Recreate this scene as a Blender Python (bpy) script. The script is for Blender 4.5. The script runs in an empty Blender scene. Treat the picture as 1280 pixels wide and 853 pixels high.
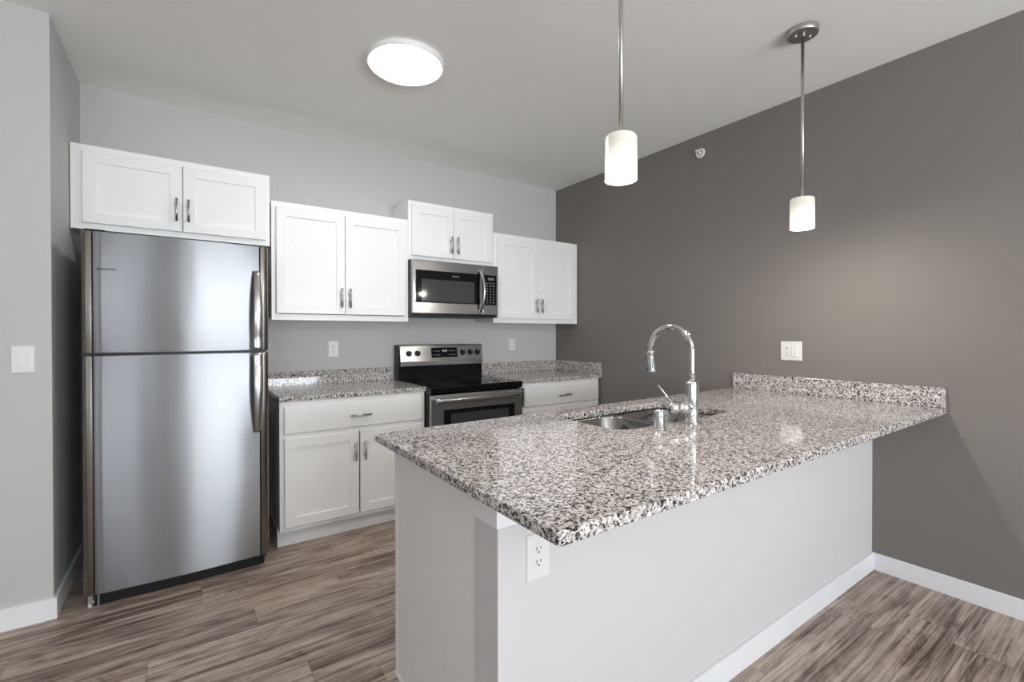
import bpy, bmesh, math, random
from mathutils import Vector, Matrix

random.seed(7)
S = bpy.context.scene
COL = S.collection
PI = math.pi

# ------------------------------------------------------------------ camera
cam_d = bpy.data.cameras.new('camera')
cam = bpy.data.objects.new('camera', cam_d)
COL.objects.link(cam)
cam_d.sensor_fit = 'HORIZONTAL'
cam_d.sensor_width = 36.0
cam_d.lens = 16.3993
cam_d.shift_x = -0.002653
cam_d.shift_y = -0.00478
cam_d.clip_start = 0.02
Rv = Vector((0.8195046, -0.5730713, -0.0012148))
Uv = Vector((0.0046639, 0.0045498, 0.9999788))
Bv = Vector((-0.5730536, -0.8194929, 0.0064013))
M = Matrix(((Rv.x, Uv.x, Bv.x, 0), (Rv.y, Uv.y, Bv.y, 0), (Rv.z, Uv.z, Bv.z, 1.285), (0, 0, 0, 1)))
cam.matrix_world = M
S.camera = cam

# ------------------------------------------------------------------ world, exposure
S.view_settings.view_transform = 'Standard'
S.view_settings.look = 'None'
S.view_settings.gamma = 1.0
S.view_settings.use_curve_mapping = False
S.view_settings.exposure = 0.40
S.cycles.use_denoising = True
S.cycles.max_bounces = 10
S.cycles.diffuse_bounces = 6
S.cycles.glossy_bounces = 5
S.cycles.caustics_reflective = False
S.cycles.caustics_refractive = False
W = bpy.data.worlds.new('world')
S.world = W
W.use_nodes = True
W.node_tree.nodes['Background'].inputs[0].default_value = (0.75, 0.85, 1.0, 1)
W.node_tree.nodes['Background'].inputs[1].default_value = 1.0

# room planes (metres): the camera stands at x=0, y=0
XW, YB, ZC = 3.048, 3.632, 2.720          # grey wall, back wall, ceiling
XN, YN = -0.505, 2.915                    # side wall of the fridge niche, wall facing the room
XL, YR = -3.3, -4.4                       # far left wall, rear wall


def area_light(name, loc, rot, sx, sy, power, color):
    d = bpy.data.lights.new(name, 'AREA')
    d.shape = 'RECTANGLE'
    d.size, d.size_y = sx, sy
    d.energy = power
    d.color = color
    o = bpy.data.objects.new(name, d)
    o.location = loc
    o.rotation_euler = rot
    COL.objects.link(o)
    return o


# daylight entering by the windows in the rear part of the room
DAY = (0.90, 0.95, 1.0)
TILT = math.radians(148)
area_light('window_daylight', (1.35, YR + 0.03, 1.25), (TILT, 0, 0), 2.5, 2.2, 250, DAY)
area_light('window_daylight', (-1.85, YR + 0.03, 1.25), (TILT, 0, 0), 1.5, 2.2, 44, DAY)
area_light('window_daylight', (XL + 0.03, -2.2, 1.45), (0, -PI / 2, 0), 1.5, 2.4, 8, DAY)


# ------------------------------------------------------------------ node helpers
def new_mat(name):
    m = bpy.data.materials.new(name)
    m.use_nodes = True
    nt = m.node_tree
    b = nt.nodes['Principled BSDF']
    return m, nt, b


def N(nt, t, **kw):
    n = nt.nodes.new(t)
    for k, v in kw.items():
        setattr(n, k, v)
    return n


def ramp(nt, stops, interp='LINEAR'):
    n = nt.nodes.new('ShaderNodeValToRGB')
    cr = n.color_ramp
    cr.interpolation = interp
    while len(cr.elements) < len(stops):
        cr.elements.new(0.5)
    for e, (p, c) in zip(cr.elements, stops):
        e.position = p
        e.color = (c[0], c[1], c[2], 1)
    return n


def srgb(r, g, b):
    def f(c):
        c /= 255.0
        return c / 12.92 if c <= 0.04045 else ((c + 0.055) / 1.055) ** 2.4
    return (f(r), f(g), f(b))


def plain(name, col, rough=0.5, metal=0.0, spec=0.5, bump=0.0, bscale=200.0, coat=0.0, var=0.0):
    m, nt, b = new_mat(name)
    b.inputs['Base Color'].default_value = (*col, 1)
    b.inputs['Roughness'].default_value = rough
    b.inputs['Metallic'].default_value = metal
    b.inputs['Specular IOR Level'].default_value = spec
    b.inputs['Coat Weight'].default_value = coat
    tc = N(nt, 'ShaderNodeTexCoord')
    no = N(nt, 'ShaderNodeTexNoise')
    no.inputs['Scale'].default_value = bscale
    no.inputs['Detail'].default_value = 3
    nt.links.new(tc.outputs['Object'], no.inputs['Vector'])
    if bump > 0:
        bp = N(nt, 'ShaderNodeBump')
        bp.inputs['Strength'].default_value = bump
        bp.inputs['Distance'].default_value = 0.002
        nt.links.new(no.outputs['Fac'], bp.inputs['Height'])
        nt.links.new(bp.outputs['Normal'], b.inputs['Normal'])
    if var > 0:
        lo = tuple(c * (1 - var) for c in col)
        hi = tuple(min(1, c * (1 + var)) for c in col)
        r = ramp(nt, [(0.3, lo), (0.7, hi)])
        nt.links.new(no.outputs['Fac'], r.inputs['Fac'])
        nt.links.new(r.outputs['Color'], b.inputs['Base Color'])
    return m


def brushed(name, col, rough=0.28, aniso=0.7, axis='Z', stretch=(3, 3, 400), wave=0.0):
    m, nt, b = new_mat(name)
    b.inputs['Metallic'].default_value = 1.0
    b.inputs['Base Color'].default_value = (*col, 1)
    b.inputs['Anisotropic'].default_value = aniso
    tg = N(nt, 'ShaderNodeTangent')
    tg.direction_type = 'RADIAL'
    tg.axis = axis
    nt.links.new(tg.outputs['Tangent'], b.inputs['Tangent'])
    b.inputs['Anisotropic Rotation'].default_value = 0.25
    tc = N(nt, 'ShaderNodeTexCoord')
    mp = N(nt, 'ShaderNodeMapping')
    mp.inputs['Scale'].default_value = stretch
    no = N(nt, 'ShaderNodeTexNoise')
    no.inputs['Scale'].default_value = 1.0
    no.inputs['Detail'].default_value = 4
    nt.links.new(tc.outputs['Object'], mp.inputs['Vector'])
    nt.links.new(mp.outputs['Vector'], no.inputs['Vector'])
    mr = N(nt, 'ShaderNodeMapRange')
    mr.inputs['To Min'].default_value = rough - 0.015
    mr.inputs['To Max'].default_value = rough + 0.015
    nt.links.new(no.outputs['Fac'], mr.inputs['Value'])
    nt.links.new(mr.outputs['Result'], b.inputs['Roughness'])
    if wave > 0:
        n2 = N(nt, 'ShaderNodeTexNoise')
        n2.inputs['Scale'].default_value = 1.0
        n2.inputs['Detail'].default_value = 1
        m2 = N(nt, 'ShaderNodeMapping')
        m2.inputs['Scale'].default_value = (6.0, 6.0, 0.9)
        nt.links.new(tc.outputs['Object'], m2.inputs['Vector'])
        nt.links.new(m2.outputs['Vector'], n2.inputs['Vector'])
        bp = N(nt, 'ShaderNodeBump')
        bp.inputs['Strength'].default_value = wave
        bp.inputs['Distance'].default_value = 0.02
        nt.links.new(n2.outputs['Fac'], bp.inputs['Height'])
        nt.links.new(bp.outputs['Normal'], b.inputs['Normal'])
    return m


def make_granite():
    m, nt, b = new_mat('granite')
    tc = N(nt, 'ShaderNodeTexCoord')
    dn = N(nt, 'ShaderNodeTexNoise')
    dn.inputs['Scale'].default_value = 110
    dn.inputs['Detail'].default_value = 2
    nt.links.new(tc.outputs['Object'], dn.inputs['Vector'])
    vm = N(nt, 'ShaderNodeVectorMath', operation='MULTIPLY_ADD')
    vm.inputs[1].default_value = (0.012, 0.012, 0.012)
    nt.links.new(dn.outputs['Color'], vm.inputs[0])
    nt.links.new(tc.outputs['Object'], vm.inputs[2])

    def cells(scale, stops):
        v = N(nt, 'ShaderNodeTexVoronoi')
        v.inputs['Scale'].default_value = scale
        nt.links.new(vm.outputs[0], v.inputs['Vector'])
        sp = N(nt, 'ShaderNodeSeparateColor')
        nt.links.new(v.outputs['Color'], sp.inputs['Color'])
        r = ramp(nt, stops, 'CONSTANT')
        nt.links.new(sp.outputs['Red'], r.inputs['Fac'])
        return r, sp
    wht, pale, grey, tan, dk, blk = (srgb(224, 220, 217), srgb(203, 197, 193), srgb(160, 153, 149),
                                     srgb(176, 167, 160), srgb(92, 91, 92), srgb(44, 44, 50))
    r1, s1 = cells(165, [(0, wht), (0.28, pale), (0.44, grey), (0.57, tan), (0.65, dk), (0.81, blk)])
    r2, s2 = cells(280, [(0, wht), (0.34, grey), (0.52, pale), (0.68, blk), (0.84, dk)])
    mx = N(nt, 'ShaderNodeMix', data_type='RGBA')
    gt = N(nt, 'ShaderNodeMath', operation='GREATER_THAN')
    gt.inputs[1].default_value = 0.55
    nt.links.new(s1.outputs['Green'], gt.inputs[0])
    nt.links.new(gt.outputs[0], mx.inputs['Factor'])
    nt.links.new(r1.outputs['Color'], mx.inputs['A'])
    nt.links.new(r2.outputs['Color'], mx.inputs['B'])
    nt.links.new(mx.outputs['Result'], b.inputs['Base Color'])
    b.inputs['Roughness'].default_value = 0.055
    b.inputs['Specular IOR Level'].default_value = 0.75
    return m


def make_floor():
    m, nt, b = new_mat('wood_plank_vinyl')
    L = nt.links
    PWD, PLN = 0.178, 1.22
    tc = N(nt, 'ShaderNodeTexCoord')
    sp = N(nt, 'ShaderNodeSeparateXYZ')
    L.new(tc.outputs['Object'], sp.inputs['Vector'])

    def mth(op, a, bb=None, c=None):
        n = N(nt, 'ShaderNodeMath', operation=op)
        for i, v in enumerate((a, bb, c)):
            if v is None:
                continue
            if isinstance(v, (int, float)):
                n.inputs[i].default_value = v
            else:
                L.new(v, n.inputs[i])
        return n.outputs[0]
    v = mth('DIVIDE', sp.outputs['Y'], PWD)
    row = mth('FLOOR', v)
    wn = N(nt, 'ShaderNodeTexWhiteNoise', noise_dimensions='1D')
    L.new(row, wn.inputs['W'])
    u = mth('ADD', mth('DIVIDE', sp.outputs['X'], PLN), wn.outputs['Value'])
    colm = mth('FLOOR', u)
    cid = mth('ADD', mth('MULTIPLY', row, 17.31), mth('MULTIPLY', colm, 3.77))
    w2 = N(nt, 'ShaderNodeTexWhiteNoise', noise_dimensions='1D')
    L.new(cid, w2.inputs['W'])
    # grain coordinates, shifted per plank
    cb = N(nt, 'ShaderNodeCombineXYZ')
    L.new(mth('ADD', sp.outputs['X'], mth('MULTIPLY', w2.outputs['Value'], 40.0)), cb.inputs['X'])
    L.new(sp.outputs['Y'], cb.inputs['Y'])
    L.new(mth('MULTIPLY', w2.outputs['Value'], 13.0), cb.inputs['Z'])

    def noise(scale, det, dist=0.0, rough=0.6):
        mp = N(nt, 'ShaderNodeMapping')
        mp.inputs['Scale'].default_value = scale
        L.new(cb.outputs[0], mp.inputs['Vector'])
        n = N(nt, 'ShaderNodeTexNoise')
        n.inputs['Scale'].default_value = 1.0
        n.inputs['Detail'].default_value = det
        n.inputs['Roughness'].default_value = rough
        n.inputs['Distortion'].default_value = dist
        L.new(mp.outputs[0], n.inputs['Vector'])
        return n.outputs['Fac']
    fine = noise((2.6, 130.0, 1.0), 6, 0.3)
    mid = noise((1.3, 38.0, 1.0), 5, 0.8)
    broad = noise((2.2, 7.0, 1.0), 3, 1.2)
    patch = noise((1.8, 5.0, 1.0), 1)
    # cathedral rings: contour lines of a stretched noise field
    field = noise((1.5, 9.0, 1.0), 2, 0.4, 0.5)
    ring = mth('POWER', mth('ABSOLUTE', mth('SINE', mth('MULTIPLY', field, 62.0))), 2.0)
    ring = mth('MULTIPLY', ring, mth('MINIMUM', 1.0, mth('MAXIMUM', 0.0, mth('MULTIPLY_ADD', patch, 5.0, -2.3))))
    g = mth('ADD', mth('MULTIPLY', fine, 0.34), mth('MULTIPLY', mid, 0.38))
    g = mth('ADD', g, mth('MULTIPLY', broad, 0.30))
    g = mth('ADD', g, mth('MULTIPLY', ring, 0.06))
    g = mth('ADD', g, mth('MULTIPLY', mth('SUBTRACT', w2.outputs['Value'], 0.5), 0.04))
    g = mth('MULTIPLY_ADD', g, 1.75, -0.335)
    r = ramp(nt, [(0.30, srgb(62, 51, 47)), (0.43, srgb(104, 89, 81)), (0.52, srgb(144, 127, 116)),
                  (0.62, srgb(175, 158, 146)), (0.76, srgb(202, 187, 175))])
    L.new(g, r.inputs['Fac'])
    # seams
    fy = mth('FRACT', v)
    fx = mth('FRACT', u)
    ey = mth('MINIMUM', fy, mth('SUBTRACT', 1.0, fy))
    ex = mth('MINIMUM', fx, mth('SUBTRACT', 1.0, fx))
    seam = mth('MAXIMUM', mth('LESS_THAN', ey, 0.0045), mth('LESS_THAN', ex, 0.0010))
    mx = N(nt, 'ShaderNodeMix', data_type='RGBA')
    L.new(mth('MULTIPLY', seam, 0.55), mx.inputs['Factor'])
    L.new(r.outputs['Color'], mx.inputs['A'])
    mx.inputs['B'].default_value = (*srgb(50, 42, 38), 1)
    L.new(mx.outputs['Result'], b.inputs['Base Color'])
    b.inputs['Roughness'].default_value = 0.42
    b.inputs['Specular IOR Level'].default_value = 0.35
    bp = N(nt, 'ShaderNodeBump')
    bp.inputs['Strength'].default_value = 0.12
    bp.inputs['Distance'].default_value = 0.002
    L.new(fine, bp.inputs['Height'])
    L.new(bp.outputs['Normal'], b.inputs['Normal'])
    return m


def emitter(name, col, strength, base=(0.9, 0.88, 0.84), rough=0.4):
    m, nt, b = new_mat(name)
    b.inputs['Base Color'].default_value = (*base, 1)
    b.inputs['Roughness'].default_value = rough
    b.inputs['Emission Color'].default_value = (*col, 1)
    b.inputs['Emission Strength'].default_value = strength
    return m


M_CEIL = plain('ceiling_paint', srgb(243, 243, 240), 0.9, spec=0.2, bump=0.05, bscale=120)
M_WALL = plain('light_grey_wall_paint', srgb(196, 195, 194), 0.75, spec=0.25, bump=0.06, bscale=160)
M_GREY = plain('dark_taupe_wall_paint', srgb(127, 122, 118), 0.55, spec=0.3, bump=0.06, bscale=160)
M_PONY = plain('white_wall_paint', srgb(209, 208, 208), 0.7, spec=0.25, bump=0.05, bscale=160)
M_TRIM = plain('white_trim_paint', srgb(238, 239, 241), 0.35, spec=0.45)
M_CAB = plain('white_cabinet_paint', srgb(240, 240, 239), 0.32, spec=0.45)
M_FLOOR = make_floor()
M_GRAN = make_granite()
M_STEEL = brushed('brushed_stainless_steel', (0.36, 0.37, 0.385), 0.34, 1.0, wave=0.12)
M_STEEL2 = brushed('brushed_stainless_trim', (0.47, 0.47, 0.47), 0.22, 0.5)
M_SINK = brushed('sink_stainless_steel', (0.34, 0.335, 0.325), 0.17, 0.3)
M_CAPS = brushed('dark_stainless_door_cap', (0.25, 0.23, 0.21), 0.24, 0.5)
M_NICK = plain('brushed_nickel', (0.52, 0.51, 0.49), 0.28, 1.0)
M_CHROME = plain('polished_chrome', (0.70, 0.70, 0.71), 0.06, 1.0)
M_BLACK = plain('black_enamel', (0.006, 0.006, 0.0065), 0.16, spec=0.22)
M_BLKPL = plain('black_plastic', (0.010, 0.010, 0.011), 0.4, spec=0.3)
M_DKGREY = plain('dark_grey_cabinet_side', (0.035, 0.036, 0.038), 0.5)
M_GLASS = plain('black_glass', (0.004, 0.004, 0.0045), 0.05, spec=0.35)
M_WIN = plain('tinted_window_glass', (0.045, 0.046, 0.048), 0.06, coat=0.4)
M_PLATE = plain('white_plastic', srgb(226, 225, 223), 0.35)
M_SLOT = plain('dark_slot', (0.03, 0.03, 0.03), 0.6)
M_KEY = plain('grey_key_print', (0.15, 0.15, 0.155), 0.5)
M_RINGD = plain('burner_ring_print', (0.022, 0.022, 0.023), 0.25)
M_BADGE = plain('dark_badge_print', (0.05, 0.05, 0.055), 0.4, 0.3)
M_BADGEL = plain('silver_badge_print', (0.55, 0.55, 0.56), 0.3, 0.6)
M_DISP = emitter('clock_display', (0.75, 0.85, 0.85), 0.12, (0.1, 0.1, 0.1))
M_LED = emitter('lit_diffuser', (1.0, 0.97, 0.92), 9.0)
M_RING = plain('white_metal_ring', srgb(240, 240, 238), 0.4)
M_FRAME = plain('white_window_frame', srgb(235, 235, 235), 0.4)


# ------------------------------------------------------------------ mesh helpers
def box(bm, x0, x1, y0, y1, z0, z1, bev=0.0, seg=2):
    t = bmesh.new()
    vs = [t.verts.new((x, y, z)) for x in (x0, x1) for y in (y0, y1) for z in (z0, z1)]
    for f in ((0, 1, 3, 2), (4, 6, 7, 5), (0, 4, 5, 1), (2, 3, 7, 6), (0, 2, 6, 4), (1, 5, 7, 3)):
        t.faces.new([vs[i] for i in f])
    bmesh.ops.recalc_face_normals(t, faces=t.faces[:])
    if bev > 0:
        bmesh.ops.bevel(t, geom=t.edges[:], offset=bev, segments=seg, profile=0.5, affect='EDGES')
    join(bm, t)


def join(bm, t):
    mp = {v: bm.verts.new(v.co) for v in t.verts}
    for f in t.faces:
        try:
            nf = bm.faces.new([mp[v] for v in f.verts])
            nf.smooth = f.smooth
        except ValueError:
            pass
    t.free()


def loft(bm, loops, closed=True, cap0=False, cap1=False, smooth=False):
    rows = [[bm.verts.new(p) for p in lp] for lp in loops]
    n = len(rows[0])
    for a, b in zip(rows, rows[1:]):
        for i in range(n if closed else n - 1):
            j = (i + 1) % n
            f = bm.faces.new((a[i], a[j], b[j], b[i]))
            f.smooth = smooth
    if cap0:
        bm.faces.new(list(reversed(rows[0])))
    if cap1:
        bm.faces.new(rows[-1])
    return rows


def frame_of(d):
    d = d.normalized()
    up = Vector((0, 0, 1)) if abs(d.z) < 0.95 else Vector((1, 0, 0))
    a = d.cross(up).normalized()
    b = a.cross(d).normalized()
    return a, b


def tube(bm, pts, r, n=16, caps=True):
    pts = [Vector(p) for p in pts]
    rs = r if isinstance(r, (list, tuple)) else [r] * len(pts)
    loops = []
    a = None
    for i, p in enumerate(pts):
        d = (pts[min(i + 1, len(pts) - 1)] - pts[max(i - 1, 0)]).normalized()
        if a is None:
            a, b = frame_of(d)
        else:
            a = (a - d * a.dot(d)).normalized()
            b = a.cross(d).normalized()
        loops.append([p + (a * math.cos(2 * PI * k / n) + b * math.sin(2 * PI * k / n)) * rs[i] for k in range(n)])
    t = bmesh.new()
    loft(t, loops, cap0=caps, cap1=caps, smooth=True)
    bmesh.ops.recalc_face_normals(t, faces=t.faces[:])
    join(bm, t)


def lathe(bm, prof, origin, axis=(0, 0, 1), n=40, smooth=True, cap0=True, cap1=True):
    """prof: list of (radius, height along axis)"""
    o = Vector(origin)
    d = Vector(axis).normalized()
    a, b = frame_of(d)
    t = bmesh.new()
    loops = [[o + d * h + (a * math.cos(2 * PI * k / n) + b * math.sin(2 * PI * k / n)) * max(r, 1e-5) for k in range(n)]
             for r, h in prof]
    loft(t, loops, cap0=cap0, cap1=cap1, smooth=smooth)
    bmesh.ops.recalc_face_normals(t, faces=t.faces[:])
    join(bm, t)


def extrude_x(bm, prof, x0, x1, smooth=False):
    """prof: closed list of (y, z)"""
    t = bmesh.new()
    loft(t, [[(x0, y, z) for y, z in prof], [(x1, y, z) for y, z in prof]], cap0=True, cap1=True, smooth=smooth)
    bmesh.ops.recalc_face_normals(t, faces=t.faces[:])
    join(bm, t)


def extrude_z(bm, prof, z0, z1, smooth=False):
    t = bmesh.new()
    loft(t, [[(x, y, z0) for x, y in prof], [(x, y, z1) for x, y in prof]], cap0=True, cap1=True, smooth=smooth)
    bmesh.ops.recalc_face_normals(t, faces=t.faces[:])
    join(bm, t)


def rrect(x0, x1, y0, y1, r, n=6):
    out = []
    for cx, cy, a0 in ((x1 - r, y1 - r, 0), (x0 + r, y1 - r, 90), (x0 + r, y0 + r, 180), (x1 - r, y0 + r, 270)):
        for k in range(n + 1):
            a = math.radians(a0 + 90 * k / n)
            out.append((cx + r * math.cos(a), cy + r * math.sin(a)))
    return out


def root(name, label, cat, loc, group=None):
    o = bpy.data.objects.new(name, None)
    o.empty_display_size = 0.1
    o.location = loc
    o['label'] = label
    o['category'] = cat
    if group:
        o['group'] = group
    COL.objects.link(o)
    return o


def base_of(o):
    while o.parent:
        o = o.parent
    return Vector(o.location)


def obj(name, bm, mat, parent=None, loc=None, label=None, smooth_angle=None):
    me = bpy.data.meshes.new(name)
    off = base_of(parent) if parent else Vector(loc or (0, 0, 0))
    bmesh.ops.translate(bm, vec=-off, verts=bm.verts[:])
    if smooth_angle:
        for f in bm.faces:
            f.smooth = True
        for e in bm.edges:
            if len(e.link_faces) == 2 and e.calc_face_angle(0) > math.radians(smooth_angle):
                e.smooth = False
    bm.to_mesh(me)
    bm.free()
    me.materials.append(mat)
    o = bpy.data.objects.new(name, me)
    COL.objects.link(o)
    if parent:
        o.parent = parent
    else:
        o.location = off
    if label:
        o['label'] = label
    return o


def struct(name, bm, mat):
    o = obj(name, bm, mat)
    o['kind'] = 'structure'
    return o


def boxes(*bs, bev=0.0, seg=2):
    bm = bmesh.new()
    for b in bs:
        box(bm, *b, bev=bev, seg=seg)
    return bm


def text_part(name, body, width, mat, parent, origin, xdir, ydir, depth=0.0006, center=True):
    cu = bpy.data.curves.new(name, 'FONT')
    cu.body = body
    cu.size = 1.0
    cu.extrude = 0.0
    cu.align_x = 'CENTER' if center else 'LEFT'
    cu.align_y = 'CENTER'
    tmp = bpy.data.objects.new(name + '_tmp', cu)
    COL.objects.link(tmp)
    bpy.context.view_layer.update()
    me = bpy.data.meshes.new_from_object(tmp.evaluated_get(bpy.context.evaluated_depsgraph_get()))
    bpy.data.objects.remove(tmp)
    bpy.data.curves.remove(cu)
    bm = bmesh.new()
    bm.from_mesh(me)
    bpy.data.meshes.remove(me)
    xs = [v.co.x for v in bm.verts]
    sc = width / (max(xs) - min(xs))
    ex = bmesh.ops.extrude_face_region(bm, geom=bm.faces[:])
    bmesh.ops.translate(bm, vec=(0, 0, depth / sc), verts=[g for g in ex['geom'] if isinstance(g, bmesh.types.BMVert)])
    X, Y = Vector(xdir).normalized(), Vector(ydir).normalized()
    Zd = X.cross(Y)
    o = Vector(origin)
    for v in bm.verts:
        c = v.co * sc
        v.co = o + X * c.x + Y * c.y + Zd * c.z
    bmesh.ops.recalc_face_normals(bm, faces=bm.faces[:])
    return obj(name, bm, mat, parent)


# ------------------------------------------------------------------ the room
struct('floor', boxes((XL - 0.1, XW + 0.1, YR - 0.1, YB + 0.1, -0.10, 0.0)), M_FLOOR)
struct('ceiling', boxes((XL - 0.1, XW + 0.1, YR - 0.1, YB + 0.1, ZC, ZC + 0.10)), M_CEIL)
struct('wall_back', boxes((XN - 0.1, XW, YB, YB + 0.1, 0, ZC)), M_WALL)
struct('wall_right', boxes((XW, XW + 0.1, YR, YB + 0.1, 0, ZC)), M_GREY)
bm = bmesh.new()
extrude_z(bm, [(XL, YN), (XN, YN), (XN, YB), (XN - 0.09, YB), (XN - 0.09, YN + 0.1), (XL, YN + 0.1)], 0, ZC)
struct('wall_left', bm, M_WALL)
# rear wall and far left wall, each with its window openings (behind the camera)
rear_w = [(0.1, 2.6, 0.12, 2.38), (-2.6, -1.1, 0.12, 2.38)]
struct('wall_rear', boxes((XL, -2.6, YR - 0.1, YR, 0, ZC), (-2.6, -1.1, YR - 0.1, YR, 0, 0.12), (-2.6, -1.1, YR - 0.1, YR, 2.38, ZC),
                          (-1.1, 0.1, YR - 0.1, YR, 0, ZC), (0.1, 2.6, YR - 0.1, YR, 0, 0.12), (0.1, 2.6, YR - 0.1, YR, 2.38, ZC),
                          (2.6, XW, YR - 0.1, YR, 0, ZC)), M_GREY)
struct('wall_side', boxes((XL - 0.1, XL, YR, -3.4, 0, ZC), (XL - 0.1, XL, -1.0, YN, 0, ZC), (XL - 0.1, XL, -3.4, -1.0, 0, 0.7),
                          (XL - 0.1, XL, -3.4, -1.0, 2.2, ZC)), M_WALL)
for i, (a, b, c, d) in enumerate(rear_w):
    m_ = (a + b) / 2
    struct('window_%d' % (i + 1), boxes((a, a + 0.05, YR - 0.09, YR - 0.02, c, d), (b - 0.05, b, YR - 0.09, YR - 0.02, c, d),
                                        (a, b, YR - 0.09, YR - 0.02, c, c + 0.05), (a, b, YR - 0.09, YR - 0.02, d - 0.05, d),
                                        (m_ - 0.03, m_ + 0.03, YR - 0.09, YR - 0.02, c, d)), M_FRAME)
struct('window_3', boxes((XL - 0.09, XL - 0.02, -3.4, -3.35, 0.7, 2.2), (XL - 0.09, XL - 0.02, -1.05, -1.0, 0.7, 2.2),
                         (XL - 0.09, XL - 0.02, -3.4, -1.0, 0.7, 0.75), (XL - 0.09, XL - 0.02, -3.4, -1.0, 2.15, 2.2),
                         (XL - 0.09, XL - 0.02, -2.23, -2.17, 0.7, 2.2)), M_FRAME)

BH, BT = 0.093, 0.013
PX0, PX1, PY0, PY1, PZ = 0.621, XW, 0.962, 1.076, 0.884     # half-height wall under the peninsula top


def baseboard(name, prof_pts):
    bm = bmesh.new()
    box(bm, *prof_pts, 0.0, BH, bev=0.003, seg=2)
    return struct(name, bm, M_TRIM)


bm = bmesh.new()
extrude_z(bm, [(XL, YN - BT), (XN + BT, YN - BT), (XN + BT, YB), (XN, YB), (XN, YN), (XL, YN)], 0, BH)
struct('baseboard_left', bm, M_TRIM)
baseboard('baseboard_right', (XW - BT, XW, YR, PY0 - BT))
baseboard('baseboard_peninsula', (PX0, XW, PY0 - BT, PY0))
struct('wall_peninsula', boxes((PX0, PX1, PY0, PY1, 0, PZ), bev=0.0015), M_PONY)
# flat cap trim running round the top of the half wall
bm = bmesh.new()
extrude_z(bm, [(PX0 - 0.008, PY1 + 0.0), (PX0 - 0.008, PY0 - 0.008), (PX1, PY0 - 0.008), (PX1, PY0), (PX0, PY0), (PX0, PY1)], 0.806, PZ)
struct('trim_1', bm, M_TRIM)


# ------------------------------------------------------------------ cabinets
class Face:
    """a vertical face: u to the right as one looks at it, v up, w towards the viewer"""
    def __init__(self, y, facing=-1):
        self.y, self.f = y, facing

    def p(self, u, v, w):
        return (u, self.y + self.f * w, v)


def rect_loop(F, u0, u1, v0, v1, inset, w):
    return [F.p(u0 + inset, v0 + inset, w), F.p(u1 - inset, v0 + inset, w), F.p(u1 - inset, v1 - inset, w), F.p(u0 + inset, v1 - inset, w)]


def shaker(F, u0, u1, v0, v1, th=0.020, stile=0.057):
    bm = bmesh.new()
    L = [(0, 0.001), (0, th - 0.0025), (0.0025, th), (stile, th), (stile + 0.0015, th - 0.008)]
    loft(bm, [rect_loop(F, u0, u1, v0, v1, i, w) for i, w in L], cap0=True, cap1=True)
    bmesh.ops.recalc_face_normals(bm, faces=bm.faces[:])
    return bm


def slab_front(F, u0, u1, v0, v1, th=0.020):
    bm = bmesh.new()
    L = [(0, 0.001), (0, th - 0.003), (0.003, th)]
    loft(bm, [rect_loop(F, u0, u1, v0, v1, i, w) for i, w in L], cap0=True, cap1=True)
    bmesh.ops.recalc_face_normals(bm, faces=bm.faces[:])
    return bm


def bar_pull(F, u, v, length, vertical, parent, th=0.020):
    bm = bmesh.new()
    h = length / 2
    w = th + 0.032
    s = length * 0.29
    if vertical:
        tube(bm, [F.p(u, v - h, w), F.p(u, v + h, w)], 0.006, 14)
        for k in (-s, s):
            tube(bm, [F.p(u, v + k, th), F.p(u, v + k, w)], 0.0045, 10)
    else:
        tube(bm, [F.p(u - h, v, w), F.p(u + h, v, w)], 0.006, 14)
        for k in (-s, s):
            tube(bm, [F.p(u + k, v, th), F.p(u + k, v, w)], 0.0045, 10)
    return obj('handle', bm, M_NICK, parent)


def hollow(x0, x1, y0, y1, z0, z1, t=0.018, top=True):
    """cabinet carcass of boards with the face frame at y0"""
    bs = [(x0, x0 + t, y0 + 0.019, y1, z0, z1), (x1 - t, x1, y0 + 0.019, y1, z0, z1),
          (x0 + t, x1 - t, y1 - 0.006, y1, z0, z1), (x0 + t, x1 - t, y0 + 0.019, y1 - 0.006, z0, z0 + t)]
    if top:
        bs.append((x0 + t, x1 - t, y0 + 0.019, y1 - 0.006, z1 - t, z1))
    return bs


def face_frame(x0, x1, y0, z0, z1, w=0.038, left=None, rails=()):
    l = left or w
    bs = [(x0, x0 + l, y0, y0 + 0.019, z0, z1), (x1 - w, x1, y0, y0 + 0.019, z0, z1),
          (x0 + l, x1 - w, y0, y0 + 0.019, z0, z0 + w), (x0 + l, x1 - w, y0, y0 + 0.019, z1 - w, z1)]
    for zr in rails:
        bs.append((x0 + l, x1 - w, y0, y0 + 0.019, zr - w / 2, zr + w / 2))
    return bs


UF = 3.310                                               # front of the wall cabinet frames


def wall_cabinet(label, x0, x1, z0, z1, d0, dm, d1, v0, v1, hz, hlen, left=None, hoff=0.028):
    t = root('wall_cabinet', label, 'cabinet', ((x0 + x1) / 2, (UF + YB) / 2, z0), 'white shaker wall cabinets')
    obj('carcass', boxes(*hollow(x0, x1, UF, YB - 0.001, z0 + 0.012, z1)), M_CAB, t)
    obj('face_frame', boxes(*face_frame(x0, x1, UF, z0, z1, left=left)), M_CAB, t)
    F = Face(UF)
    a = obj('door', shaker(F, d0, dm - 0.0015, v0, v1), M_CAB, t)
    bar_pull(F, dm - hoff, hz, hlen, True, a)
    b = obj('door', shaker(F, dm + 0.0015, d1, v0, v1), M_CAB, t)
    bar_pull(F, dm + hoff, hz, hlen, True, b)
    return t


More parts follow.
